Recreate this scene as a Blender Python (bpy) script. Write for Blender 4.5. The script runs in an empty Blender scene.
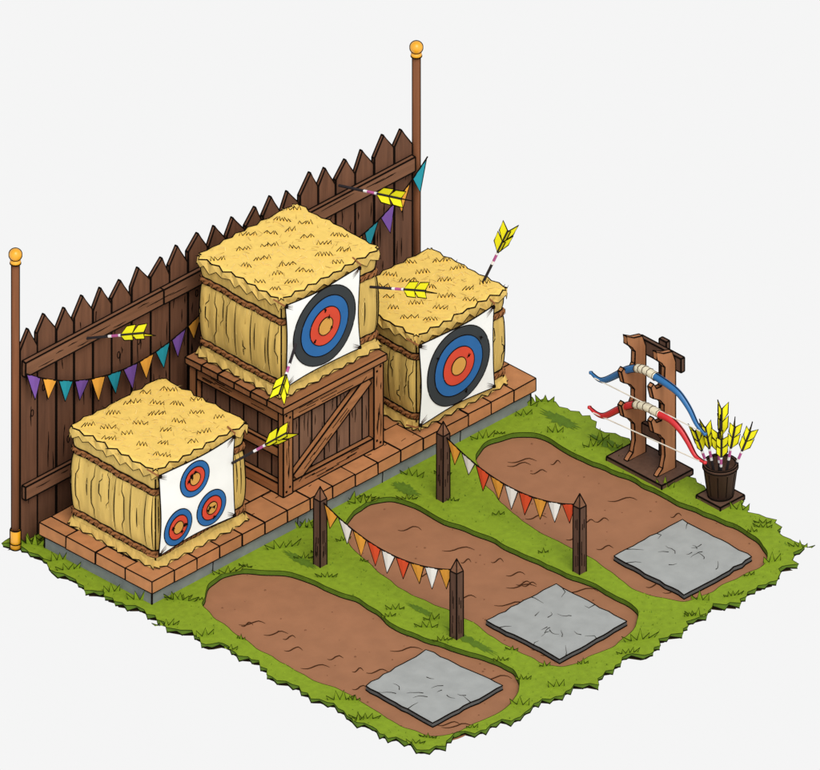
import bpy, math, random
from mathutils import Vector, Matrix, noise
from mathutils.geometry import tessellate_polygon
random.seed(7)
scene = bpy.context.scene
scene.view_settings.view_transform = 'Standard'
scene.view_settings.look = 'None'
scene.view_settings.exposure = 0
INK = 1.25

# ---------------------------------------------------------------- materials
def lin(h, k=1.0):
    h = h.lstrip('#')
    o = []
    for i in (0, 2, 4):
        c = int(h[i:i+2], 16) / 255
        o.append(min(1, (c/12.92 if c <= 0.04045 else ((c+0.055)/1.055)**2.4) * k))
    return (*o, 1)

MATS = {}
def mat(name, col, lo=0.86, hi=1.1, scale=(6, 6, 6), island=0.0, bump=0.15, rough=0.85, metal=0.0, spec=0.2, detail=4, blotch=0.0):
    m = bpy.data.materials.new(name)
    m.use_nodes = True
    nt = m.node_tree
    b = nt.nodes['Principled BSDF']
    b.inputs['Roughness'].default_value = rough
    b.inputs['Metallic'].default_value = metal
    b.inputs['Specular IOR Level'].default_value = spec
    if name.startswith('ink'):
        b.inputs['Base Color'].default_value = lin(col)
        MATS[name] = m
        return m
    tc = nt.nodes.new('ShaderNodeTexCoord')
    mp = nt.nodes.new('ShaderNodeMapping')
    mp.inputs['Scale'].default_value = scale
    nt.links.new(tc.outputs['Object'], mp.inputs['Vector'])
    nz = nt.nodes.new('ShaderNodeTexNoise')
    nz.inputs['Scale'].default_value = 1
    nz.inputs['Detail'].default_value = detail
    nt.links.new(mp.outputs['Vector'], nz.inputs['Vector'])
    cr = nt.nodes.new('ShaderNodeValToRGB')
    cr.color_ramp.elements[0].position = 0.3
    cr.color_ramp.elements[1].position = 0.7
    cr.color_ramp.elements[0].color = lin(col, lo)
    cr.color_ramp.elements[1].color = lin(col, hi)
    nt.links.new(nz.outputs['Fac'], cr.inputs['Fac'])
    out = cr.outputs['Color']
    def hsv(out, src, a):
        mr = nt.nodes.new('ShaderNodeMapRange')
        mr.inputs['From Min'].default_value = 0.0
        mr.inputs['From Max'].default_value = 1.0
        mr.inputs['To Min'].default_value = 1-a
        mr.inputs['To Max'].default_value = 1+a
        nt.links.new(src, mr.inputs['Value'])
        h = nt.nodes.new('ShaderNodeHueSaturation')
        nt.links.new(out, h.inputs['Color'])
        nt.links.new(mr.outputs['Result'], h.inputs['Value'])
        return h.outputs['Color']
    if island > 0:
        g = nt.nodes.new('ShaderNodeNewGeometry')
        out = hsv(out, g.outputs['Random Per Island'], island)
    if blotch > 0:
        n2 = nt.nodes.new('ShaderNodeTexNoise')
        n2.inputs['Scale'].default_value = 1.1
        n2.inputs['Detail'].default_value = 3
        nt.links.new(tc.outputs['Object'], n2.inputs['Vector'])
        out = hsv(out, n2.outputs['Fac'], blotch)
    nt.links.new(out, b.inputs['Base Color'])
    if bump > 0:
        bp = nt.nodes.new('ShaderNodeBump')
        bp.inputs['Strength'].default_value = bump
        bp.inputs['Distance'].default_value = 0.02
        nt.links.new(nz.outputs['Fac'], bp.inputs['Height'])
        nt.links.new(bp.outputs['Normal'], b.inputs['Normal'])
    MATS[name] = m
    return m

mat('ink', '15100d', spec=0.0, rough=1)
mat('ink_soft', '452b1b', spec=0.0, rough=1)
mat('ink_green', '26340d', spec=0.0, rough=1)
mat('fence_wood', '6c4834', 0.76, 1.1, (22, 22, 1.6), island=0.10, bump=0.25)
mat('rail_wood', '7b543c', 0.78, 1.1, (22, 1.6, 22), island=0.05, bump=0.25)
mat('post_wood', '5a4032', 0.75, 1.15, (25, 25, 2), bump=0.3)
mat('pole_wood', '784a2e', 0.85, 1.1, (25, 25, 2))
mat('crate_v', 'a06a42', 0.78, 1.1, (24, 24, 2), island=0.05, bump=0.25)
mat('crate_y', 'a06a42', 0.78, 1.1, (24, 2, 24), island=0.05, bump=0.25)
mat('crate_x', 'a06a42', 0.78, 1.1, (2, 24, 24), island=0.05, bump=0.25)
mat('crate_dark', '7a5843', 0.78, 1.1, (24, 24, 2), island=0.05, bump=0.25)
mat('paver', 'b2784c', 0.88, 1.08, (9, 9, 9), island=0.08, bump=0.2)
mat('mortar', '4b3226', bump=0)
mat('concrete', '7e817f', 0.85, 1.08, (7, 7, 7), bump=0.25)
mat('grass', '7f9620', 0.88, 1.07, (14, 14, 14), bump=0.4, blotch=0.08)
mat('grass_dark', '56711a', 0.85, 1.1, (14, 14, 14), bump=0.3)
mat('soil', '5d4630', bump=0.3)
mat('dirt', '9c6b4b', 0.92, 1.05, (5, 5, 5), bump=0.3, blotch=0.06, detail=7)
mat('dirt_dark', '7c5238', 0.9, 1.05, bump=0.2)
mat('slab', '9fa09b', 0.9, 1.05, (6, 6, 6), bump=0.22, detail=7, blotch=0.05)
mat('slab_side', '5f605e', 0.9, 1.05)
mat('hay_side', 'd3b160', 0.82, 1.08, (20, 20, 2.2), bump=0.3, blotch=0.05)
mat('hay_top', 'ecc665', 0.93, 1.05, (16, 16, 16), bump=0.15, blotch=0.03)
mat('straw_light', 'efd283', 0.9, 1.1, island=0.10, bump=0)
mat('straw_dark', 'bb9a4c', 0.9, 1.1, island=0.12, bump=0)
mat('rope', '8c5a33', 0.85, 1.1, (40, 40, 40), bump=0.2)
mat('paper', 'f0efe9', 0.95, 1.03, (3, 3, 3), bump=0.1)
mat('t_black', '34383a', 0.95, 1.05, bump=0.05)
mat('t_blue', '2a639c', 0.95, 1.05, bump=0.05)
mat('t_red', 'cf4730', 0.95, 1.05, bump=0.05)
mat('t_gold', 'cf9847', 0.95, 1.05, bump=0.05)
mat('gold', 'eaa31c', 0.9, 1.05, rough=0.35, spec=0.6, bump=0)
mat('yellow', 'f0e71e', 0.95, 1.03, bump=0)
mat('shaft_black', '2a2426', bump=0)
mat('shaft_pink', 'b2578c', bump=0)
mat('shaft_white', 'e8e4e0', bump=0)
mat('f_purple', '76509c', 0.9, 1.05, bump=0.1)
mat('f_teal', '23909e', 0.9, 1.05, bump=0.1)
mat('f_orange', 'e9a23c', 0.9, 1.05, bump=0.1)
mat('f_white', 'f2efe6', 0.95, 1.02, bump=0.1)
mat('f_red', 'de512b', 0.9, 1.05, bump=0.1)
mat('rack_wood', 'a9714a', 0.85, 1.08, (20, 20, 2), bump=0.2)
mat('rack_dark', '5f4536', 0.85, 1.1, (20, 20, 2), bump=0.2)
mat('bow_blue', '2a679b', 0.95, 1.05, rough=0.4, spec=0.4, bump=0)
mat('bow_red', 'c82a2f', 0.95, 1.05, rough=0.4, spec=0.4, bump=0)
mat('bow_wrap', 'ddd3b6', 0.85, 1.05, (60, 60, 60), bump=0.1)
mat('string', 'e2dac8', bump=0)
mat('pot', '5b4234', 0.85, 1.1, (20, 20, 3), bump=0.2)

# ---------------------------------------------------------------- mesh builder
class Mesh:
    def __init__(s):
        s.v = []; s.f = []; s.m = []; s.names = []; s.smooth = []
    def mi(s, name):
        if name not in s.names: s.names.append(name)
        return s.names.index(name)
    def add(s, vs, fs, m, smooth=False):
        o = len(s.v); k = s.mi(m)
        s.v += [tuple(p) for p in vs]
        for f in fs:
            s.f.append(tuple(i+o for i in f)); s.m.append(k); s.smooth.append(smooth)
    def tube(s, pts, r, m, closed=False, n=4, smooth=False, taper=None):
        if m.startswith('ink'): r *= INK
        pts = [Vector(p) for p in pts]
        N = len(pts)
        vs = []
        for i, p in enumerate(pts):
            a = pts[(i-1) % N] if (closed or i > 0) else p
            b = pts[(i+1) % N] if (closed or i < N-1) else p
            t = (b-a)
            if t.length < 1e-9: t = Vector((0, 0, 1))
            t.normalize()
            ref = Vector((0, 0, 1)) if abs(t.z) < 0.95 else Vector((1, 0, 0))
            u = t.cross(ref).normalized(); w = t.cross(u)
            rr = r * (taper(i/(max(1, N-1))) if taper else 1)
            for k in range(n):
                an = 2*math.pi*k/n + math.pi/4
                vs.append(p + (u*math.cos(an) + w*math.sin(an))*rr)
        fs = []
        for i in range(N if closed else N-1):
            j = (i+1) % N
            for k in range(n):
                l = (k+1) % n
                fs.append((i*n+k, i*n+l, j*n+l, j*n+k))
        if not closed:
            fs.append(tuple(range(n))[::-1]); fs.append(tuple((N-1)*n+k for k in range(n)))
        s.add(vs, fs, m, smooth)
    def ink(s, pts, r=0.007, closed=False, m='ink'):
        s.tube(pts, r, m, closed, 4)
    def hexa(s, c8, m, ink=0.007):
        s.add(c8, [(0, 3, 2, 1), (4, 5, 6, 7), (0, 1, 5, 4), (1, 2, 6, 5), (2, 3, 7, 6), (3, 0, 4, 7)], m)
        if ink:
            for a, b in ((0, 1), (1, 2), (2, 3), (3, 0), (4, 5), (5, 6), (6, 7), (7, 4), (0, 4), (1, 5), (2, 6), (3, 7)):
                s.ink([c8[a], c8[b]], ink)
    def box(s, x0, x1, y0, y1, z0, z1, m, ink=0.007, jit=0.0):
        c = [(x0, y0, z0), (x1, y0, z0), (x1, y1, z0), (x0, y1, z0), (x0, y0, z1), (x1, y0, z1), (x1, y1, z1), (x0, y1, z1)]
        if jit: c = [tuple(q+random.uniform(-jit, jit) for q in p) for p in c]
        s.hexa(c, m, ink)
    def prism(s, poly, off, m, ink=0.007, side=None, inkside=True):
        off = Vector(off)
        A = [Vector(p) for p in poly]; B = [p+off for p in A]
        n = len(A)
        tris = tessellate_polygon([A])
        s.add(A, tris, m); s.add(B, [t[::-1] for t in tris], m)
        s.add(A+B, [(i, (i+1) % n, n+(i+1) % n, n+i) for i in range(n)], side or m)
        if ink:
            s.ink(A, ink, True); s.ink(B, ink, True)
            if inkside:
                for i in range(n):
                    d1 = (A[i]-A[i-1]).normalized(); d2 = (A[(i+1) % n]-A[i]).normalized()
                    if d1.dot(d2) < 0.85: s.ink([A[i], B[i]], ink)
    def lathe(s, c, prof, m, n=24, smooth=True):
        vs = []
        for r, z in prof:
            for k in range(n):
                a = 2*math.pi*k/n
                vs.append((c[0]+r*math.cos(a), c[1]+r*math.sin(a), c[2]+z))
        fs = []
        for i in range(len(prof)-1):
            for k in range(n):
                l = (k+1) % n
                fs.append((i*n+k, i*n+l, (i+1)*n+l, (i+1)*n+k))
        s.add(vs, fs, m, smooth)
    def circ(s, c, r, rad=0.006, n=28, m='ink'):
        s.tube([(c[0]+r*math.cos(2*math.pi*k/n), c[1]+r*math.sin(2*math.pi*k/n), c[2]) for k in range(n)], rad, m, True)
    def finish(s, name, parent=None):
        me = bpy.data.meshes.new(name)
        me.from_pydata(s.v, [], s.f)
        for n in s.names: me.materials.append(MATS[n])
        me.polygons.foreach_set('material_index', s.m)
        me.polygons.foreach_set('use_smooth', s.smooth)
        me.update()
        o = bpy.data.objects.new(name, me)
        scene.collection.objects.link(o)
        if parent: o.parent = parent
        return o

R = random.uniform
# site plan: drawing coordinates of the isometric plan -> metres on level z
def plan(u, v, z=0.0):
    a = (u-152)/70.71; b = (v-608+84.8*z)/37.48
    return ((a+b)/2, (a-b)/2)

def resample(poly, step, closed=True):
    out = []; n = len(poly)
    for i in range(n if closed else n-1):
        a = Vector(poly[i]); b = Vector(poly[(i+1) % n])
        k = max(1, round((b-a).length/step))
        for j in range(k): out.append(a.lerp(b, j/k))
    if not closed: out.append(Vector(poly[-1]))
    return out

def catmull(P, k=8):
    out = []; n = len(P)
    for i in range(n):
        p0, p1, p2, p3 = (Vector(P[(i+j) % n]) for j in (-1, 0, 1, 2))
        for j in range(k):
            t = j/k
            out.append(0.5*((2*p1)+(p2-p0)*t+(2*p0-5*p1+4*p2-p3)*t*t+(3*p1-p0-3*p2+p3)*t**3))
    return out
def in_poly(x, y, L):
    k = False; j = len(L)-1
    for i in range(len(L)):
        if (L[i].y > y) != (L[j].y > y) and x < (L[j].x-L[i].x)*(y-L[i].y)/(L[j].y-L[i].y)+L[i].x: k = not k
        j = i
    return k

# ---------------------------------------------------------------- lawn with sunken dirt lanes
LANES = [
 [(203,602),(214,580),(238,570),(285,572),(330,588),(368,604),(400,628),(450,646),(500,662),(519,678),(512,702),(480,722),(440,736),(405,728),(372,708),(345,692),(318,682),(280,662),(245,640),(215,617)],
 [(345,524),(368,502),(400,498),(440,518),(480,533),(540,562),(590,582),(628,602),(639,618),(620,642),(592,656),(560,667),(530,657),(500,642),(478,626),(430,602),(398,587),(368,562),(350,545)],
 [(478,452),(498,437),(540,434),(572,452),(620,472),(680,502),(738,526),(766,548),(760,567),(730,582),(703,596),(680,601),(640,592),(610,572),(588,556),(540,532),(500,502),(483,477)]]
lane_w = []
for L in LANES:
    pts = catmull([plan(*p) for p in L], 8)
    pts = resample(pts, 0.06)
    pts = [p + Vector((noise.noise((p.x*5, p.y*5, 3)), noise.noise((p.x*5, p.y*5, 9))))*0.03 for p in pts]
    lane_w.append(pts)
EDGE = [(538,400),(550,399),(562,406),(575,414),(592,420),(600,430),(622,436),(640,450),(668,468),(690,476),(712,492),(735,497),(752,512),(772,520),(780,534),(806,546),
 (792,556),(800,564),(782,566),(776,580),(752,588),(738,603),(716,604),(700,618),(690,618),(680,632),(660,640),(650,655),(628,655),(610,668),(598,684),(575,684),(556,698),(538,702),(516,718),(496,722),(475,734),(458,732),(444,744),(422,750),(405,740),(388,738),(372,726),(352,718),(335,704),(312,698),(292,684),(272,678),(258,662),(240,655),(225,643),(206,645),(190,632),(172,630),(160,618),(138,608),(120,604),(104,592),(85,590),(70,576),(50,570),(44,558),(30,552),(17,543)]
edge = [plan(*p) for p in EDGE]
edge += [(-1.93, -0.2), (-1.93, 5.62), (-1.7, 5.62), (-1.6, 5.56), (-0.3, 5.55)]
raw = resample(edge, 0.075)
cen = Vector((0.6, 3.0))
outer = []
for i, p in enumerate(raw):
    d = (p-cen).normalized()
    t = 0.042*R(0.1, 1) if i % 2 else -0.01
    nn = noise.noise((p.x*3, p.y*3, 0))*0.05
    if p.x < -1.0 : t *= 0.2; nn = 0
    outer.append(p + d*(t+nn) + Vector((R(-.012, .012), R(-.012, .012))))
DZ = -0.06
lawn = Mesh()
loops = [[Vector((p.x, p.y, 0)) for p in outer]] + [[Vector((p.x, p.y, 0)) for p in L] for L in lane_w]
flat = [p for l in loops for p in l]
tri = tessellate_polygon(loops)
def up(t):
    a, b, c = (flat[i] for i in t)
    return t if (b-a).cross(c-a).z > 0 else t[::-1]
lawn.add(flat, [up(t) for t in tri], 'grass')
n = len(outer)
low = [(p.x - (p-cen).normalized().x*0.02, p.y - (p-cen).normalized().y*0.02, -0.035-0.04*(i % 2)*R(0.4, 1)) for i, p in enumerate(outer)]
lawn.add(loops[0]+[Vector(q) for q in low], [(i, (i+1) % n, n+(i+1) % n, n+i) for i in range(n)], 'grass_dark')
lawn.ink(loops[0], 0.003, True, 'ink_green')
lawn.ink(low, 0.0075, True, 'ink')
und = [Vector((cen.x+(p.x-cen.x)*0.985, cen.y+(p.y-cen.y)*.985, -0.085)) for p in outer]
lawn.add(und, tessellate_polygon([und]), 'soil')
for L in lane_w:
    n = len(L)
    T = [Vector((p.x, p.y, 0)) for p in L]
    Bt = [Vector((p.x, p.y, DZ-0.01)) for p in L]
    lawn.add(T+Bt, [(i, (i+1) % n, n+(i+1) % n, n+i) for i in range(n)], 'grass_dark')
    lawn.ink(T, 0.0025, True, 'ink_green')
    lawn.ink([(p.x, p.y, DZ+0.004) for p in L], 0.0055, True, 'ink')
# ragged patches in darker green, laid flat just above the lawn
for (u, v, ru, rv) in ((292,541,.34,.09),(352,515,.16,.10),(470,641,.3,.05),(405,489,.16,.07),(560,420,.22,.07),(610,445,.25,.06),(655,600,.2,.06),(150,628,.2,.06),(90,577,.25,.06),(270,668,.25,.05),(530,690,.22,.07),(770,560,.12,.1),(735,507,.2,.05),(450,595,.2,.05),(300,560,.2,.05),(590,600,.2,.04),(420,610,.15,.04),(335,690,.2,.05)):
    cx, cy = plan(u, v); P = []
    for k in range(30):
        a = k*2*math.pi/30; f = R(.75, 1.0) if k % 2 else R(1.05, 1.45)
        P.append(Vector((cx+ru*f*math.cos(a), cy+rv*f*math.sin(a), .004)))
    if not all(in_poly(p.x, p.y, outer) and not any(in_poly(p.x, p.y, L) for L in lane_w) for p in P): continue
    if any(p.x < .02 and 0 < p.y < 5.45 for p in P): continue
    tr = tessellate_polygon([P])
    lawn.add(P, [t if (P[t[1]]-P[t[0]]).cross(P[t[2]]-P[t[0]]).z > 0 else t[::-1] for t in tr], 'grass_dark')
lawn.finish('grass_lawn')

for idx, L in enumerate(lane_w):
    d = Mesh()
    c = sum(L, Vector((0, 0)))/len(L)
    P = [Vector((p.x+(p-c).normalized().x*0.03, p.y+(p-c).normalized().y*0.03, DZ)) for p in L]
    tr = tessellate_polygon([P])
    d.add(P, [t if (P[t[1]]-P[t[0]]).cross(P[t[2]]-P[t[0]]).z > 0 else t[::-1] for t in tr], 'dirt')
    inside = lambda x, y: in_poly(x, y, L)
    cnt = 0
    xs = [p.x for p in L]; ys = [p.y for p in L]
    while cnt < 20:
        x, y = R(min(xs), max(xs)), R(min(ys), max(ys)); ln = R(0.1, 0.34)
        if not (inside(x, y) and inside(x+ln*.7, y+ln*.7) and inside(x+ln*.35-.1, y+ln*.35+.1) and inside(x+.15, y-.1)): continue
        pts = []
        for k in range(9):
            t = k/8
            w = 0.028*math.sin(t*math.pi*R(1.8, 2.0)) - 0.03*math.sin(t*math.pi)
            pts.append((x+ln*t*.7+w, y+ln*t*.7-w, DZ+0.004))
        d.tube(pts, 0.0045, 'ink_soft', taper=lambda t: 0.25+math.sin(t*math.pi))
        cnt += 1
    for k in range(40):
        x, y = R(min(xs), max(xs)), R(min(ys), max(ys))
        if not inside(x, y): continue
        r = R(0.005, 0.012)
        d.lathe((x, y, DZ), [(r, 0), (r*.9, r*.5), (r*.1, r*.8)], 'dirt_dark', 7)
    d.finish('dirt_path')

# grass tufts
tf = Mesh()
def tuft(x, y, s=1.0, z=0.0, m='grass', im='ink_green'):
    an = math.pi/4 + R(-.35, .35)
    ux, uy = math.cos(an), math.sin(an)
    k = random.choice((3, 4, 5))
    w = 0.05*s
    for i in range(k):
        cx = (i-(k-1)/2)*w
        h = s*R(0.07, 0.13)*(1-abs(cx)/(w*k))
        lean = cx*0.6+R(-.01, .01)
        a = (x+ux*(cx-w*.5), y+uy*(cx-w*.5), z+0.003); t = (x+ux*(cx+lean)+.01, y+uy*(cx+lean)-.01, z+h); b = (x+ux*(cx+w*.5), y+uy*(cx+w*.5), z+0.003)
        tf.add([a, b, t], [(0, 1, 2)], m)
        tf.ink([a, t, b], 0.0034, False, im)
cnt = 0
while cnt < 28:
    x, y = R(-0.2, 5), R(-2.2, 6.2)
    if x < 0.12 and -0.1 < y < 5.5: continue
    if not in_poly(x, y, outer) or any(in_poly(x+dx, y+dy, L) for L in lane_w for dx in (-.12, .12) for dy in (-.12, .12)): continue
    tuft(x, y, R(0.6, 1.1)); cnt += 1
for (u, v) in ((300,528),(350,500),(283,548),(205,636),(140,600),(180,600),(60,560),(525,405),(545,402),(600,440),(700,600),(740,510),(772,562),(640,640),(520,705),(340,700),(665,487),(35,545)):
    x, y = plan(u, v)
    if not any(in_poly(x, y, L) for L in lane_w): tuft(x, y, 1.2)
for L in lane_w:
    c = sum(L, Vector((0, 0)))/len(L)
    for i in range(0, len(L), 9):
        p = L[i]; q = p+(p-c).normalized()*0.05
        if random.random() < 0.4: tuft(q.x, q.y, R(.5, .8))
for (x,y) in ((-1.75,0.0),(-1.68,0.1),(-1.1,-.08),(-.5,-.07),(.08,.3),(.07,1.0),(.08,2.2),(.09,2.9),(.08,3.6),(.08,4.6),(.06,5.2)):
    tuft(x, y, 1.1)
for k in range(5200):   # fine short blades that give the turf its nap
    x, y = R(-1.9, 5), R(-2.4, 6.2)
    if (x < 0.03 and -0.02 < y < 5.46) or not in_poly(x, y, outer) or any(in_poly(x, y, L) for L in lane_w): continue
    h = R(.012, .03); an = R(0, 3.14); a, b = math.cos(an)*.006, math.sin(an)*.006
    tf.add([(x-a, y-b, .001), (x+a, y+b, .001), (x+R(-.012, .012), y+R(-.012, .012), h)], [(0, 1, 2)], random.choice(('grass', 'grass', 'grass_dark')))
tf.finish('grass_tufts')

# stone slabs to stand on
for P in ([(365,686),(433,723),(503,686),(427,650)], [(487,621),(560,659),(627,622),(555,584)], [(613,556),(685,595),(753,557),(682,520)]):
    s = Mesh()
    ST = -0.005
    w = [Vector(plan(u, v, ST)) for u, v in P]
    w = resample(w, 0.09)
    w = [p+Vector((R(-.012, .012), R(-.012, .012))) for p in w]
    if sum(w[i].x*w[(i+1) % len(w)].y-w[(i+1) % len(w)].x*w[i].y for i in range(len(w))) < 0: w = w[::-1]
    poly = [Vector((p.x, p.y, DZ+0.008)) for p in w]
    top = [Vector((p.x, p.y, ST)) for p in w]
    n = len(w)
    s.add(top, [t if (top[t[1]]-top[t[0]]).cross(top[t[2]]-top[t[0]]).z > 0 else t[::-1] for t in tessellate_polygon([top])], 'slab')
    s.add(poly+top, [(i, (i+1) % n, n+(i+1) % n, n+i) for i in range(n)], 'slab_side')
    s.ink(top, 0.0055, True); s.ink(poly, 0.007, True)
    c = sum(w, Vector((0, 0)))/n
    for k in range(9):
        a = R(0, 6.28); rr = R(0.1, 0.42); p = c+Vector((math.cos(a), math.sin(a)))*rr
        ang = R(0, 6.28); pts = []
        for j in range(random.choice((3, 4, 5))):
            pts.append((p.x, p.y, ST+.002)); ang += R(-.7, .7)
            p = p+Vector((math.cos(ang), math.sin(ang)))*R(.025, .06)
        s.tube(pts, 0.003, 'ink', taper=lambda t: 1.2-t)
    for i in range(2, n, 5):
        p = Vector(w[i]); q = p.lerp(c, .12)+Vector((R(-.03, .03), R(-.03, .03))); q2 = p.lerp(c, .25)+Vector((R(-.05, .05), R(-.05, .05)))
        if random.random() < .6: s.tube([(p.x, p.y, ST+.002), (q.x, q.y, ST+.002), (q2.x, q2.y, ST+.002)], 0.0035, 'ink', taper=lambda t: 1.2-t)
    s.finish('stone_slab')

# ---------------------------------------------------------------- brick platform
pf = Mesh()
pf.box(-1.56, -0.045, 0.045, 5.40, -0.02, 0.15, 'concrete', 0.008)
pf.box(-1.58, -0.02, 0.02, 5.42, 0.155, 0.283, 'mortar', 0)
for yy in (0.9, 2.1, 3.3, 4.4): pf.ink([(-0.042, yy, 0), (-0.042, yy+.01, .15)], 0.004)
rows = [(-1.6, -1.22), (-1.22, -0.80), (-0.80, -0.38), (-0.38, 0.0)]
for ri, (a, b) in enumerate(rows):
    y = 0.0 if ri % 2 else -0.15
    while y < 5.44:
        y1 = min(5.44, y+0.32); y0 = max(0, y)
        if y1-y0 > 0.05:
            g = 0.004
            pf.box(a+g, b-g, y0+g, y1-g, 0.16, 0.30+R(-.004, .004), 'paver', 0.005, 0.003)
        y += 0.32
for k in range(60):
    x = R(-1.5, -.1); y = R(.1, 5.3); l = R(.04, .1)
    pf.ink([(x, y, .303), (x+R(-.01, .01), y+l, .303)], 0.003, m='ink_soft')
pf.finish('brick_platform')

# ---------------------------------------------------------------- fence
def strokes_v(M, x, y0, y1, z0, z1, n, m='ink', r=.004):
    for _ in range(n):
        y = R(y0, y1); z = R(z0, z1); l = R(.08, .3)
        M.tube([(x, y, z), (x, y+R(-.01, .01), z+l*.5), (x, y+R(-.012, .012), min(z1, z+l))], r*.85, m, taper=lambda t: .3+math.sin(t*math.pi))
fe = bpy.data.objects.new('wooden_fence', None); scene.collection.objects.link(fe)
pk = Mesh()
N = 21; y = -0.08; W = 5.56/N
for i in range(N):
    w = W+R(-.02, .02) if i < N-1 else 5.48-y
    h = 2.50+R(-.04, .05); g = 0.006
    pkx = R(.35, .62)
    a, b = y+g, y+w-g
    dx = R(-.006, .006)
    poly = [(-1.83+dx, a, 0), (-1.83+dx, b, 0), (-1.83+dx, b, h-R(.19, .25)), (-1.83+dx, a+(b-a)*pkx, h), (-1.83+dx, a, h-R(.15, .23))]
    pk.prism(poly, (.035, 0, 0), 'fence_wood', 0.0075)
    strokes_v(pk, -1.79+dx, a+.03, b-.03, .35, h-.35, 5)
    if random.random() < .8:
        zz = R(.6, 2.1); yy = (a+b)/2+R(-.05, .05)
        pk.tube([(-1.791+dx, yy+.018*math.cos(t*.7), zz+.04*math.sin(t*.7)) for t in range(9)], .0035, 'ink', True)
    y += w
pk.finish('pickets', fe)
rl = Mesh()
for z0, z1 in ((1.98, 2.14), (.52, .68)):
    for (a, b) in ((-.05, 1.9), (1.905, 3.7), (3.705, 5.46)):
        rl.box(-1.785, -1.735, a, b, z0+R(-.008, .008), z1+R(-.008, .008), 'rail_wood', 0.007, .002)
    for k in range(26):
        yy = R(0, 5.2); zz = R(z0+.03, z1-.03); l = R(.1, .3)
        rl.tube([(-1.733, yy, zz), (-1.733, yy+l*.5, zz+R(-.008, .008)), (-1.733, yy+l, zz)], .003, 'ink', taper=lambda t: .3+math.sin(t*math.pi))
rl.finish('rails', fe)

def pole(x, y, H=3.34):
    M = Mesh()
    M.lathe((x, y, 0), [(.0, -.03), (.038, -.03), (.038, H), (0, H)], 'pole_wood', 16)
    M.lathe((x, y, 0), [(.0, -.04), (.052, -.04), (.052, .17), (.047, .19), (0, .19)], 'gold', 16)
    M.circ((x, y, .19), .05); M.circ((x, y, .03), .053, .005); M.circ((x, y, -.03), .053)
    M.lathe((x, y, H-.01), [(0, 0), (.055, 0), (.055, .03), (.03, .045), (.03, .055)], 'gold', 16)
    M.circ((x, y, H-.01), .055, .005)
    M.lathe((x, y, H+.09), [(.065*math.sin(a*math.pi/12)+.0001, -.065*math.cos(a*math.pi/12)) for a in range(13)], 'gold', 20)
    for an in (math.pi/4, -3*math.pi/4):
        M.ink([(x+.038*math.cos(an), y+.038*math.sin(an), .19), (x+.038*math.cos(an), y+.038*math.sin(an), H-.01)], .006)
        M.ink([(x+.052*math.cos(an), y+.052*math.sin(an), -.03), (x+.052*math.cos(an), y+.052*math.sin(an), .19)], .006)
    c = Vector((x, y, H+.09))
    e1 = Vector((1, 1, 0)).normalized(); vd = Vector((.5997, -.5997, .53)).normalized(); e2 = vd.cross(e1)
    M.tube([c+(e1*math.cos(t*math.pi/12)+e2*math.sin(t*math.pi/12))*.065 for t in range(24)], .006, 'ink', True)
    M.finish('flag_pole')
pole(-1.80, -.13); pole(-1.80, 5.54, 3.28)

# ---------------------------------------------------------------- bunting
def bunting(p0, p1, sag, cols, nf, fw, fh, swing=.03):
    M = Mesh()
    p0, p1 = Vector(p0), Vector(p1)
    def at(t):
        p = p0.lerp(p1, t); p.z -= 4*sag*t*(1-t); return p
    M.tube([at(i/40) for i in range(41)], .0065, 'ink', n=5)
    nrm = (p1-p0).cross(Vector((0, 0, 1))).normalized()
    for i in range(nf):
        t = (i+.5)/nf; L = (p1-p0).length
        a = at(t-fw/2/L); b = at(t+fw/2/L)
        tip = (a+b)/2+Vector((0, 0, -fh*R(.92, 1.08)))+nrm*R(-swing, swing)+(b-a)*R(-.12, .12)
        mid = (a+b)/2+nrm*.012
        M.add([a, mid, tip], [(0, 1, 2)], cols[i % len(cols)]); M.add([mid, b, tip], [(0, 1, 2)], cols[i % len(cols)])
        M.ink([a, tip, b], .005)
    return M.finish('bunting')
C1 = ['f_purple', 'f_orange', 'f_teal']
bunting((-1.69, -.1, 2.06), (-1.69, 3.1, 2.08), .58, C1, 14, .20, .25)
bunting((-1.69, 3.1, 2.08), (-1.70, 5.60, 2.10), .54, ['f_orange', 'f_teal', 'f_purple'], 11, .195, .25)

def gpost(x, y):
    M = Mesh(); w = .046; h = .86
    M.box(x-w, x+w, y-w, y+w, -.03, h-.08, 'post_wood', .006, .002)
    ap = (x, y, h+.06); b = [(x-w, y-w, h-.08), (x+w, y-w, h-.08), (x+w, y+w, h-.08), (x-w, y+w, h-.08)]
    M.add(b+[ap], [(0, 1, 4), (1, 2, 4), (2, 3, 4), (3, 0, 4)], 'rail_wood')
    for q in b: M.ink([q, ap], .006)
    for k in range(5):
        z = R(.05, .55); yy = y+R(-.025, .025); xx = x+R(-.025, .025)
        M.ink([(x+w+.001, yy, z), (x+w+.001, yy, z+R(.06, .16))], .003); M.ink([(xx, y-w-.001, z), (xx, y-w-.001, z+R(.06, .16))], .003)
    M.finish('wooden_post')
for yy in (1.77, 3.51):
    gpost(.61, yy); gpost(2.54, yy)
    bunting((.66, yy, .75), (2.49, yy, .77), .2, ['f_orange', 'f_white', 'f_orange', 'f_red', 'f_white', 'f_red'] if yy < 2 else ['f_orange', 'f_white', 'f_red'], 9, .19, .235, .02)

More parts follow.
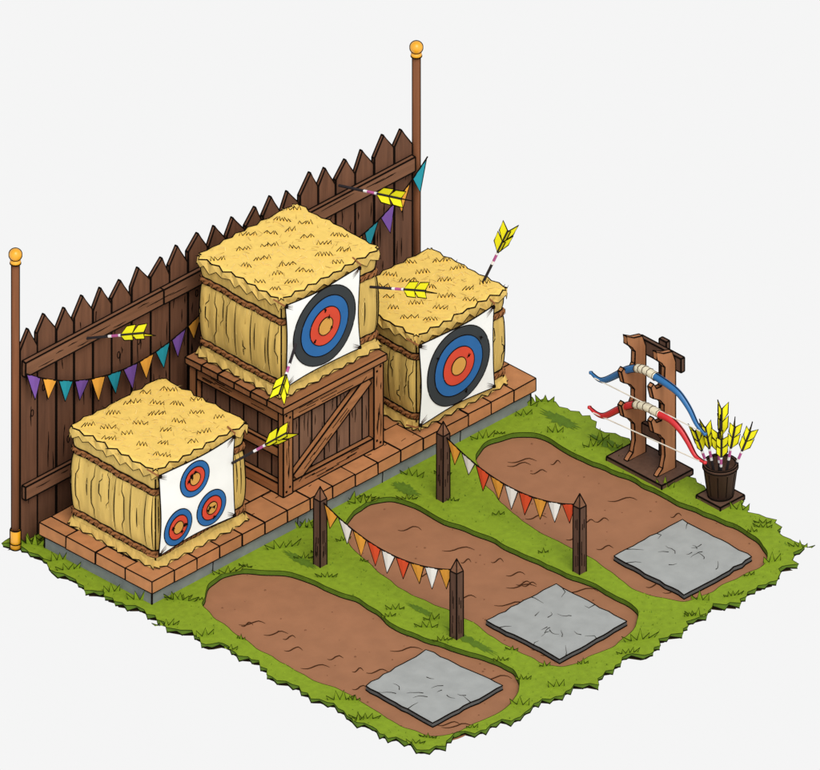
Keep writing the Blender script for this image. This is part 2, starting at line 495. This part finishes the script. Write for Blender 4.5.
# ---------------------------------------------------------------- hay bales
def rrect(x0, x1, y0, y1, r, step):
    pts = []
    cs = [((x1-r, y0+r), -90), ((x1-r, y1-r), 0), ((x0+r, y1-r), 90), ((x0+r, y0+r), 180)]
    for (cx, cy), a0 in cs:
        for k in range(5):
            a = math.radians(a0+k*22.5)
            pts.append((Vector((cx+r*math.cos(a), cy+r*math.sin(a))), Vector((math.cos(a), math.sin(a)))))
    out = []
    n = len(pts)
    for i in range(n):
        p, nn = pts[i]; q, mm = pts[(i+1) % n]
        k = max(1, round((q-p).length/step))
        for j in range(k): out.append((p.lerp(q, j/k), nn.lerp(mm, j/k).normalized()))
    return out

def hay_bale(x0, x1, y0, y1, z0, z1, seed):
    random.seed(seed)
    M = Mesh(); H = z1-z0
    per = rrect(x0+.02, x1-.02, y0+.02, y1-.02, .06, .03)
    n = len(per)
    T0, T1 = .14, .77
    def prof(t):
        b = .030*math.sin(max(0, min(1, (t-T0)/(T1-T0)))*math.pi)
        if t < T0: b = .03*(1-t/T0)
        if t > T1: b = .018*(t-T1)/(1-T1)
        pinch = -.016*(math.exp(-((t-T0)/.05)**2)+math.exp(-((t-T1)/.05)**2))
        return b+pinch
    lump = []
    for p, nn in per:
        q = noise.noise((p.x*6+seed, p.y*6, 1.3))
        lump.append(.022*abs(q)*2-.010)
    def surf(i, t, off=0):
        p, nn = per[i % n]
        d = prof(t)+lump[i % n]*(1-.6*abs(t-.5)*2)+noise.noise((p.x*9, p.y*9, t*3+seed))*.010+off
        return Vector((p.x+nn.x*d, p.y+nn.y*d, z0+t*H))
    lv = 26; vs = []; fs = []
    for l in range(lv+1):
        for i in range(n): vs.append(surf(i, l/lv*.97+.005))
    for l in range(lv):
        for i in range(n):
            j = (i+1) % n; fs.append((l*n+i, l*n+j, (l+1)*n+j, (l+1)*n+i))
    M.add(vs, fs, 'hay_side', True)
    # crown: one flat thatch sheet with an uneven rim
    per2 = rrect(x0, x1, y0, y1, .05, .085); m = len(per2)
    ring = []
    for i, (p, nn) in enumerate(per2):
        o = R(.0, .025) if i % 2 else R(-.03, -.005)
        ring.append(Vector((p.x+nn.x*o, p.y+nn.y*o, z1+(R(-.012, .004) if i % 2 else R(0, .01)))))
    inner = [Vector((q.x+(((x0+x1)/2)-q.x)*.06, q.y+(((y0+y1)/2)-q.y)*.06, z1+.008)) for q in ring]
    M.add(ring+inner, [(i, (i+1) % m, m+(i+1) % m, m+i) for i in range(m)], 'hay_top')
    tr = tessellate_polygon([inner])
    M.add(inner, [t if (inner[t[1]]-inner[t[0]]).cross(inner[t[2]]-inner[t[0]]).z > 0 else t[::-1] for t in tr], 'hay_top')
    M.ink(ring, .006, True)
    # fringe hanging over the sides
    low = []
    for i, (p, nn) in enumerate(per2):
        dz = R(.085, .14) if i % 2 else R(.04, .065)
        o = R(.012, .026)
        low.append(Vector((p.x+nn.x*o, p.y+nn.y*o, z1-dz))+Vector((-nn.y, nn.x, 0))*R(-.02, .02))
    M.add(ring+low, [(i, m+i, m+(i+1) % m, (i+1) % m) for i in range(m)], 'hay_side')
    M.ink(low, .0036, True)
    # skirt at the bottom
    up_, dn = [], []
    for i, (p, nn) in enumerate(per2):
        up_.append(Vector((p.x-nn.x*.005, p.y-nn.y*.005, z0+.09+R(-.02, .02))))
        o = R(.02, .04) if i % 2 else R(.0, .01)
        dn.append(Vector((p.x+nn.x*o, p.y+nn.y*o, z0+R(.006, .015) if i % 2 else z0+R(.02, .035)))+Vector((-nn.y, nn.x, 0))*R(-.02, .02))
    M.add(up_+dn, [(i, m+i, m+(i+1) % m, (i+1) % m) for i in range(m)], 'hay_side')
    M.ink(dn, .005, True)
    # ropes: two twisted strands
    for t in (T0, T1):
        path = []
        for i in range(n):
            q = surf(i, t, .016); q.z += .010*math.sin(i*.12+seed); path.append(q)
        for ph in (0, math.pi):
            P = []
            for i in range(n*2):
                a = path[(i//2) % n]; b = path[(i//2+1) % n]; q = a.lerp(b, (i % 2)/2)
                nn = per[(i//2) % n][1]; an = i*.5+ph
                P.append(q+Vector((nn.x, nn.y, 0))*math.cos(an)*.013+Vector((0, 0, 1))*math.sin(an)*.018)
            M.tube(P, .0185, 'rope', True, 6, True)
        M.ink([q+Vector((0, 0, -.038)) for q in path], .0055, True)
        M.ink([q+Vector((0, 0, .038)) for q in path], .0055, True)
        for i in range(0, n, 2):   # twist marks on the rope
            nn = per[i][1]; tg = Vector((-nn.y, nn.x, 0)); q = path[i]+Vector((nn.x, nn.y, 0))*.029
            M.ink([q-tg*.014-Vector((0, 0, .024)), q+tg*.014+Vector((0, 0, .024))], .0028)
    def idx(px, py): return min(range(n), key=lambda i: (per[i][0]-Vector((px, py))).length)
    for (px, py) in ((x1, y0), (x0, y0), (x1, y1)):
        i = idx(px, py)
        M.ink([surf(i, t/20, .002) for t in range(1, 19)], .0062)
    ks = []
    for k in range(12): ks.append(idx(x0+(x1-x0)*(k+.5+R(-.2, .2))/12, y0))
    for k in range(9): ks.append(idx(x1, y0+(y1-y0)*(k+.5+R(-.3, .3))/9))
    for i in ks:
        a = R(.2, .5); b = min(.74, a+R(.15, .5)); w = R(-1, 1)
        if random.random() < .4: a, b = .18, .73
        pts = [surf(i+int(round(w*math.sin(s/10*math.pi))), a+(b-a)*s/10, .002) for s in range(11)]
        M.tube(pts, .0042, 'ink', taper=lambda t: .3+.9*math.sin(t*math.pi))
    for k in range(300):
        i = random.randrange(n); t = R(.05, .9); q = surf(i, t, .004); nn = per[i][1]; tg = Vector((-nn.y, nn.x, 0))
        d = (Vector((0, 0, 1))*R(.6, 1)+tg*R(-.3, .3)).normalized(); l = R(.04, .13)
        e = q+d*l+Vector((nn.x, nn.y, 0))*R(.003, .010); s = tg*.004
        if e.z > z1-.02: continue
        M.add([q-s, q+s, e], [(0, 1, 2)], random.choice(('straw_light', 'straw_dark', 'straw_light')))
    for k in range(260):
        x, y = R(x0+.05, x1-.05), R(y0+.05, y1-.05); an = R(0, 6.28); l = R(.03, .1)
        q = Vector((x, y, z1+.011)); e = q+Vector((math.cos(an)*l, math.sin(an)*l, R(.0, .015))); s = Vector((-math.sin(an), math.cos(an), 0))*.004
        M.add([q-s, q+s, e], [(0, 1, 2)], random.choice(('straw_light', 'straw_dark', 'straw_light', 'straw_light')))
    placed = []
    tries = 0
    while len(placed) < 24 and tries < 900:
        tries += 1
        x, y = R(x0+.08, x1-.08), R(y0+.08, y1-.08)
        if any((x-a)**2+(y-b)**2 < .2**2 for a, b in placed): continue
        placed.append((x, y))
        an = math.pi/4+R(-.3, .3); ux, uy = math.cos(an), math.sin(an); kk = random.choice((3, 4, 5)); w = .036
        z = z1+.006
        for q in range(kk):
            cx = (q-(kk-1)/2)*w; h = R(.035, .06); ln = R(-.02, .03)
            a = (x+ux*(cx-w/2), y+uy*(cx-w/2), z); tp = (x+ux*(cx+ln), y+uy*(cx+ln), z+h); b = (x+ux*(cx+w/2), y+uy*(cx+w/2), z)
            M.add([a, b, tp], [(0, 1, 2)], 'hay_top'); M.ink([a, tp, b], .0038)
    for k in range(16):
        i = random.randrange(m); q = ring[i]; nn = per2[i][1]
        e = q+Vector((nn.x*R(.0, .04)+R(-.02, .02), nn.y*R(0, .04)+R(-.02, .02), R(.0, .04)))
        M.tube([q, e], .0045, 'ink', taper=lambda t: 1-.8*t)
    M.finish('hay_bale')

hay_bale(-1.36, -.14, .19, 1.50, .3, 1.46, 11)
hay_bale(-1.50, -.30, 2.13, 3.53, 1.385, 2.55, 23)
hay_bale(-1.24, -.14, 3.88, 5.17, .3, 1.42, 37)
random.seed(99)

# ---------------------------------------------------------------- paper targets
def target(x, y0, y1, z0, z1, discs, hx):
    M = Mesh()
    def fx(y, z): return x+.005*math.sin((y-y0)*7+z*2)+.003*math.sin(z*9)
    G = 24; vs = []; fs = []
    def warp(a, b):
        ya = a+(.5-a)*.08*math.sin(b*math.pi)*abs(a-.5)*2*.6
        zb = b+(.5-b)*.10*math.sin(a*math.pi)*abs(b-.5)*2*.6
        return y0+(y1-y0)*ya, z0+(z1-z0)*zb
    for i in range(G+1):
        for j in range(G+1):
            yy, zz = warp(i/G, j/G); vs.append(Vector((fx(yy, zz), yy, zz)))
    for i in range(G):
        for j in range(G):
            k = i*(G+1)+j; fs.append((k, k+G+1, k+G+2, k+1))
    M.add(vs, fs, 'paper', True)
    M.add([v+Vector((-.006, 0, 0)) for v in vs], [f[::-1] for f in fs], 'paper', True)
    bd = [vs[i*(G+1)] for i in range(G)]+[vs[G*(G+1)+j] for j in range(G)]+[vs[i*(G+1)+G] for i in range(G, 0, -1)]+[vs[j] for j in range(G, 0, -1)]
    M.ink(bd, .0055, True)
    for (cy, cz, bands) in discs:
        for k, (r, mt) in enumerate(bands):
            o = .004*(k+1); v2 = [Vector((fx(cy, cz)+o, cy, cz))]; f2 = []
            NR, NA = 5, 48
            for a in range(1, NR+1):
                for b in range(NA):
                    yy = cy+r*a/NR*math.cos(b*2*math.pi/NA); zz = cz+r*a/NR*math.sin(b*2*math.pi/NA)
                    v2.append(Vector((fx(yy, zz)+o, yy, zz)))
            for b in range(NA): f2.append((0, 1+b, 1+(b+1) % NA))
            for a in range(NR-1):
                for b in range(NA):
                    f2.append((1+a*NA+b, 1+(a+1)*NA+b, 1+(a+1)*NA+(b+1) % NA, 1+a*NA+(b+1) % NA))
            M.add(v2, f2, mt, True)
            M.ink(v2[1+(NR-1)*NA:], .0042, True)
        r = bands[0][0]
        for k in range(4):   # arrow holes
            a = R(0, 6.28); q = R(.1, .95)*r; yy, zz = cy+q*math.cos(a), cz+q*math.sin(a); xx = fx(yy, zz)+.016
            M.ink([(xx+.002, yy+.008*math.cos(t*1.05), zz+.008*math.sin(t*1.05)) for t in range(6)], .005, True)
            for g in range(3):
                aa = R(0, 6.28); M.ink([(xx+.002, yy, zz), (xx+.002, yy+.028*math.cos(aa), zz+.028*math.sin(aa))], .0026)
    for a, b in ((0, 1), (1, 1), (0, 0), (1, 0)):
        yy, zz = warp(a, b); dy = .5-a; dz = .5-b
        for q in (.5, .9, 1.4):
            M.tube([(fx(yy, zz)+.004, yy+dy*.06, zz+dz*.06*q), (fx(yy, zz)+.006, yy+dy*.06+dy*.16, zz+dz*.1*q+dz*.05)], .003, 'ink_soft', taper=lambda t: 1-.8*t)
        M.tube([(fx(yy, zz), yy+dy*.03, zz+dz*.03), (x-.015, yy-dy*.03, zz-dz*.02), (hx-.06, yy-dy*.06, zz-dz*.06)], .010, 'rope', n=6)
        M.lathe((fx(yy, zz)+.004, yy+dy*.03, zz+dz*.03), [(.0, -.02), (.02, -.012), (.02, .012), (0, .02)], 'ink', 10)
    M.finish('archery_target')
small = [(.20, 't_blue'), (.135, 't_red'), (.07, 't_gold')]
big = [(.44, 't_black'), (.335, 't_blue'), (.215, 't_red'), (.10, 't_gold')]
target(-.065, .16, 1.24, .51, 1.46, [(.67, 1.20, small), (.43, .735, small), (.90, .76, small)], -.14)
target(-.22, 2.11, 3.17, 1.57, 2.53, [(2.66, 2.06, big)], -.30)
target(-.055, 3.83, 4.90, .42, 1.38, [(4.38, .90, big)], -.14)

# ---------------------------------------------------------------- wooden crate stand
cr = Mesh()
X0, X1, Y0, Y1, Z0, Z1 = -1.53, -.20, 2.06, 3.47, .302, 1.30
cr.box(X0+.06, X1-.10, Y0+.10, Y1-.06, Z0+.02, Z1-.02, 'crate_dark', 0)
k = Y0+.12
while k < Y1-.1:
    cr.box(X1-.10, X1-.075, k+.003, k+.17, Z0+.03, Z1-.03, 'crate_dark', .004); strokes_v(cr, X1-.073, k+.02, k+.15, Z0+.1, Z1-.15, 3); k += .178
k = X0+.1
while k < X1-.2:
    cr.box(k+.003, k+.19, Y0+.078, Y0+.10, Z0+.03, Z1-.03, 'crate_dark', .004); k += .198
w = .13
cr.box(X1-.07, X1, Y0, Y0+w, Z0, Z1, 'crate_v', .007); cr.box(X1-.07, X1, Y1-w, Y1, Z0, Z1, 'crate_v', .007)
cr.box(X0, X0+.1, Y0, Y0+.07, Z0, Z1, 'crate_v', .007)
cr.box(X1-.068, X1-.006, Y0+w+.002, Y1-w-.002, Z1-.14, Z1-.004, 'crate_y', .007); cr.box(X1-.068, X1-.006, Y0+w+.002, Y1-w-.002, Z0+.004, Z0+.13, 'crate_y', .007)
cr.box(X0+.102, X1-.072, Y0+.006, Y0+.07, Z1-.14, Z1-.004, 'crate_x', .007); cr.box(X0+.102, X1-.072, Y0+.006, Y0+.07, Z0+.004, Z0+.13, 'crate_x', .007)
cr.box(X0+.102, X1-.072, Y0+.010, Y0+.06, .74, .85, 'crate_x', .007)
a = Vector((X1-.07, Y0+w+.06, Z0+.14)); b = Vector((X1-.07, Y1-w-.06, Z1-.15))
d = (b-a).normalized(); p = Vector((0, -d.z, d.y))*.065
cr.prism([a-p-d*.0, a+p-d*.0, b+p, b-p][::-1], (.058, 0, 0), 'crate_y', .007)
for i in range(8):
    t = R(.08, .75); q = a.lerp(b, t)+p*R(-.7, .7)+Vector((.06, 0, 0)); cr.ink([q, q+d*R(.08, .25)], .003)
strokes_v(cr, X1+.002, Y0+.03, Y0+w-.03, Z0+.05, Z1-.1, 7, r=.004); strokes_v(cr, X1+.002, Y1-w+.03, Y1-.03, Z0+.05, Z1-.1, 7, r=.004)
for zc in (Z1-.07, Z0+.07):
    for i in range(8):
        yy = R(Y0+.2, Y1-.4); zz = zc+R(-.04, .04); cr.ink([(X1-.004, yy, zz), (X1-.004, yy+R(.1, .25), zz+R(-.005, .005))], .003)
for i in range(9):
    xx = R(X0+.15, X1-.4); zz = Z1-.07+R(-.04, .04); cr.ink([(xx, Y0+.004, zz), (xx+R(.1, .25), Y0+.004, zz)], .003)
k = X0-.03
ws = (X1+.03-k)/6
for i in range(6):
    cr.box(k+.003, k+ws-.003, Y0-.03, Y1+.03, Z1+.002, Z1+.075, 'crate_y', .006, .002); k += ws
for (yy, zz) in ((Y0+.04, Z1-.05), (Y0+.09, Z1-.09), (Y0+.04, Z0+.05), (Y0+.09, Z0+.09), (Y1-.04, Z1-.05), (Y1-.09, Z1-.09), (Y1-.04, Z0+.05), (Y1-.09, Z0+.09)):
    cr.box(X1, X1+.008, yy-.010, yy+.010, zz-.010, zz+.010, 'ink', 0)
cr.finish('wooden_crate')

# ---------------------------------------------------------------- arrows
def arrow_geo(M, tip, vec, roll=0.0, fs=1.0):
    tip = Vector(tip); vec = Vector(vec); L = vec.length; d = vec.normalized()
    at = lambda s: tip+d*s*L
    for s0, s1, m in ((-.03, .38, 'shaft_black'), (.38, .44, 'shaft_white'), (.44, .56, 'shaft_pink'), (.56, .60, 'shaft_white'), (.60, 1.0, 'shaft_black')):
        M.tube([at(s0), at(s1)], .015, m, n=6)
    u = d.cross(Vector((0, 0, 1))).normalized(); w = d.cross(u)
    for k in range(3):
        a = roll+k*2*math.pi/3; r = u*math.cos(a)+w*math.sin(a)
        h = .095*fs
        for s0 in (.60, .80):
            P = [at(s0)+r*.008, at(s0+.20)+r*.008, at(s0+.20+.07/L)+r*h, at(s0+.10+.02/L)+r*h*.92]
            M.add(P, [(0, 1, 2, 3)], 'yellow'); M.ink(P, .005, True)
def arrow(tip, vec, roll=0.0):
    M = Mesh(); arrow_geo(M, tip, vec, roll); M.finish('arrow')
arrow((-1.74, .82, 2.05), (.71, .10, .33), .3)
arrow((-1.73, 4.40, 2.27), (.74, .12, .12), .5)
arrow((-.25, 3.36, 2.19), (.66, .10, .2), .4)
arrow((-.4, 5.07, 1.40), (.22, .15, .66), .2)
arrow((-.18, 2.21, 2.04), (.28, -.50, -.23), .1)
arrow((-.04, 1.20, 1.17), (.62, .13, .56), .2)

# ---------------------------------------------------------------- bow rack
rk = Mesh()
prof = [(0, .05), (0, 1.30), (-.05, 1.44), (-.17, 1.47), (-.27, 1.53), (-.26, 1.43), (-.19, 1.36), (-.15, 1.30), (-.155, 1.16), (-.20, 1.095), (-.27, 1.10), (-.31, 1.17), (-.345, 1.14), (-.31, 1.0), (-.22, .94), (-.16, .86), (-.16, .76), (-.2, .69), (-.27, .70), (-.31, .77), (-.345, .74), (-.31, .6), (-.22, .53), (-.16, .45), (-.15, .25), (-.18, .12), (-.26, .05)]
for x in (1.44, 1.86):
    rk.prism([(x-.025, 5.52+y, z) for y, z in prof][::-1], (.05, 0, 0), 'rack_wood', .006)
rk.box(1.25, 2.03, 5.18, 5.62, -.01, .048, 'rack_dark', .007)
rk.box(1.36, 1.96, 5.523, 5.57, 1.20, 1.36, 'rack_dark', .007)
rk.box(1.467, 1.833, 5.46, 5.51, .30, .42, 'rack_dark', .006)
rk.box(1.60, 1.70, 5.575, 5.62, .05, 1.42, 'rack_dark', .007)
rk.finish('bow_rack')

def bow(pts, y, mt, side):
    M = Mesh()
    P = [Vector((x, y, z)) for x, z in pts]
    S = []
    n = len(P)
    for i in range(n-1):
        p0, p1, p2, p3 = P[max(0, i-1)], P[i], P[i+1], P[min(n-1, i+2)]
        for j in range(6):
            t = j/6
            S.append(0.5*((2*p1)+(p2-p0)*t+(2*p0-5*p1+4*p2-p3)*t*t+(3*p1-p0-3*p2+p3)*t**3))
    S.append(P[-1])
    M.tube(S, .034, mt, n=8, smooth=True, taper=lambda t: .45+.75*math.sin(t*math.pi)**.8)
    for sg in (1, -1):
        Q = []
        for i, p in enumerate(S):
            a = S[max(0, i-1)]; b = S[min(len(S)-1, i+1)]; t = (b-a).normalized(); nn = Vector((-t.z, 0, t.x))
            tt = i/(len(S)-1); Q.append(p+nn*sg*.033*(.45+.75*math.sin(tt*math.pi)**.8))
        M.ink(Q, .0045)
    k = len(S); mid = S[int(k*.42):int(k*.60)]
    M.tube(mid, .046, 'bow_wrap', n=8, smooth=True)
    for q in range(0, len(mid), 3):
        c = mid[q]; M.tube([c+Vector((.012*math.cos(t), .047*math.cos(t*math.pi/4), .047*math.sin(t*math.pi/4))) for t in range(8)], .0035, 'ink_soft', True)
    M.lathe(S[0], [(.0, -.02), (.022, -.01), (.022, .01), (0, .02)], mt, 10); M.lathe(S[-1], [(.0, -.02), (.022, -.01), (.022, .01), (0, .02)], mt, 10)
    M.tube([S[4]+Vector((0, -.02, 0)), S[-4]+Vector((0, -.02, 0))], .007, 'string', n=5)
    return M.finish('recurve_bow')
bow([(.95, .87), (1.06, .84), (1.16, .88), (1.33, 1.02), (1.46, 1.13), (1.60, 1.21), (1.72, 1.24), (1.86, 1.23), (2.05, 1.21), (2.2, 1.17), (2.34, 1.06), (2.45, .92), (2.56, .86)], 5.26, 'bow_blue', 1)
bow([(.95, .47), (1.06, .44), (1.17, .47), (1.35, .62), (1.46, .71), (1.60, .79), (1.75, .83), (1.94, .83), (2.10, .83), (2.24, .77), (2.34, .68), (2.45, .56), (2.58, .54)], 5.24, 'bow_red', 1)

# ---------------------------------------------------------------- arrow bucket
qb = Mesh(); bx, by = 2.56, 5.48
qb.box(bx-.17, bx+.17, by-.17, by+.17, -.01, .04, 'rack_dark', .007)
qb.lathe((bx, by, .042), [(0, 0), (.125, 0), (.165, .34), (.178, .34), (.178, .375), (.155, .375), (.145, .3), (0, .3)], 'pot', 28)
qb.circ((bx, by, .417), .178, .006); qb.circ((bx, by, .38), .18, .005); qb.circ((bx, by, .05), .128, .007); qb.circ((bx, by, .417), .153, .004)
for an in (math.pi/4, -3*math.pi/4):
    qb.ink([(bx+.127*math.cos(an), by+.127*math.sin(an), .05), (bx+.167*math.cos(an), by+.167*math.sin(an), .38)], .006)
for k in range(10):
    an = k*.628+.3
    qb.ink([(bx+.13*math.cos(an), by+.13*math.sin(an), .08), (bx+.163*math.cos(an), by+.163*math.sin(an), .34)], .003)
for (sx, sy, ln) in ((0, 0, .70), (.08, .06, .64), (-.06, -.09, .64), (.15, .14, .58), (-.12, -.13, .58), (.10, -.09, .60), (-.09, .10, .72), (.01, -.03, .58)):
    qb_b = (bx+sx*.45, by+sy*.45, .22)
    arrow_geo(qb, qb_b, (sx, sy, ln), R(0, 2), .75)
qb.finish('arrow_bucket')

# ---------------------------------------------------------------- light, world, camera
elev = math.radians(52)
sd = Vector((.76, -.48, 0)).normalized()
sv = Vector((sd.x*math.cos(elev), sd.y*math.cos(elev), math.sin(elev)))
sun = bpy.data.lights.new('sun', 'SUN'); sun.energy = 2.2; sun.angle = math.radians(35); sun.color = (1, .96, .88)
so = bpy.data.objects.new('sun', sun); scene.collection.objects.link(so)
so.rotation_euler = (-sv).to_track_quat('-Z', 'Y').to_euler()
so.location = sv*20

w = bpy.data.worlds.new('World'); scene.world = w; w.use_nodes = True
nt = w.node_tree
bg = nt.nodes['Background']; outw = nt.nodes['World Output']
sky = nt.nodes.new('ShaderNodeTexSky'); sky.sky_type = 'NISHITA'; sky.sun_disc = False
sky.sun_elevation = elev; sky.sun_rotation = math.atan2(sd.x, sd.y)
hz = nt.nodes.new('ShaderNodeHueSaturation'); hz.inputs['Saturation'].default_value = .4   # hazy sky
hz.inputs['Value'].default_value = 1.2
nt.links.new(sky.outputs['Color'], hz.inputs['Color'])
nt.links.new(hz.outputs['Color'], bg.inputs['Color']); bg.inputs['Strength'].default_value = 0.15
# plain white studio surroundings below the horizon
bg2 = nt.nodes.new('ShaderNodeBackground'); bg2.inputs['Color'].default_value = (.913, .913, .913, 1); bg2.inputs['Strength'].default_value = 1
tc = nt.nodes.new('ShaderNodeTexCoord'); sp = nt.nodes.new('ShaderNodeSeparateXYZ'); mr = nt.nodes.new('ShaderNodeMapRange')
mr.inputs['From Min'].default_value = -.03; mr.inputs['From Max'].default_value = .03
nt.links.new(tc.outputs['Generated'], sp.inputs[0]); nt.links.new(sp.outputs['Z'], mr.inputs['Value'])
mx = nt.nodes.new('ShaderNodeMixShader')
nt.links.new(mr.outputs['Result'], mx.inputs[0]); nt.links.new(bg2.outputs[0], mx.inputs[1]); nt.links.new(bg.outputs[0], mx.inputs[2])
nt.links.new(mx.outputs[0], outw.inputs['Surface'])

cam = bpy.data.cameras.new('camera'); cam.type = 'ORTHO'; cam.ortho_scale = 8.2; cam.clip_end = 500
co = bpy.data.objects.new('camera', cam); scene.collection.objects.link(co)
E = math.asin(.53); tgt = Vector((-1.15, 4.80, 0))
dv = Vector((math.cos(E)*.70711, -math.cos(E)*.70711, math.sin(E)))
co.location = tgt+dv*40
co.rotation_euler = dv.to_track_quat('Z', 'Y').to_euler()
scene.camera = co
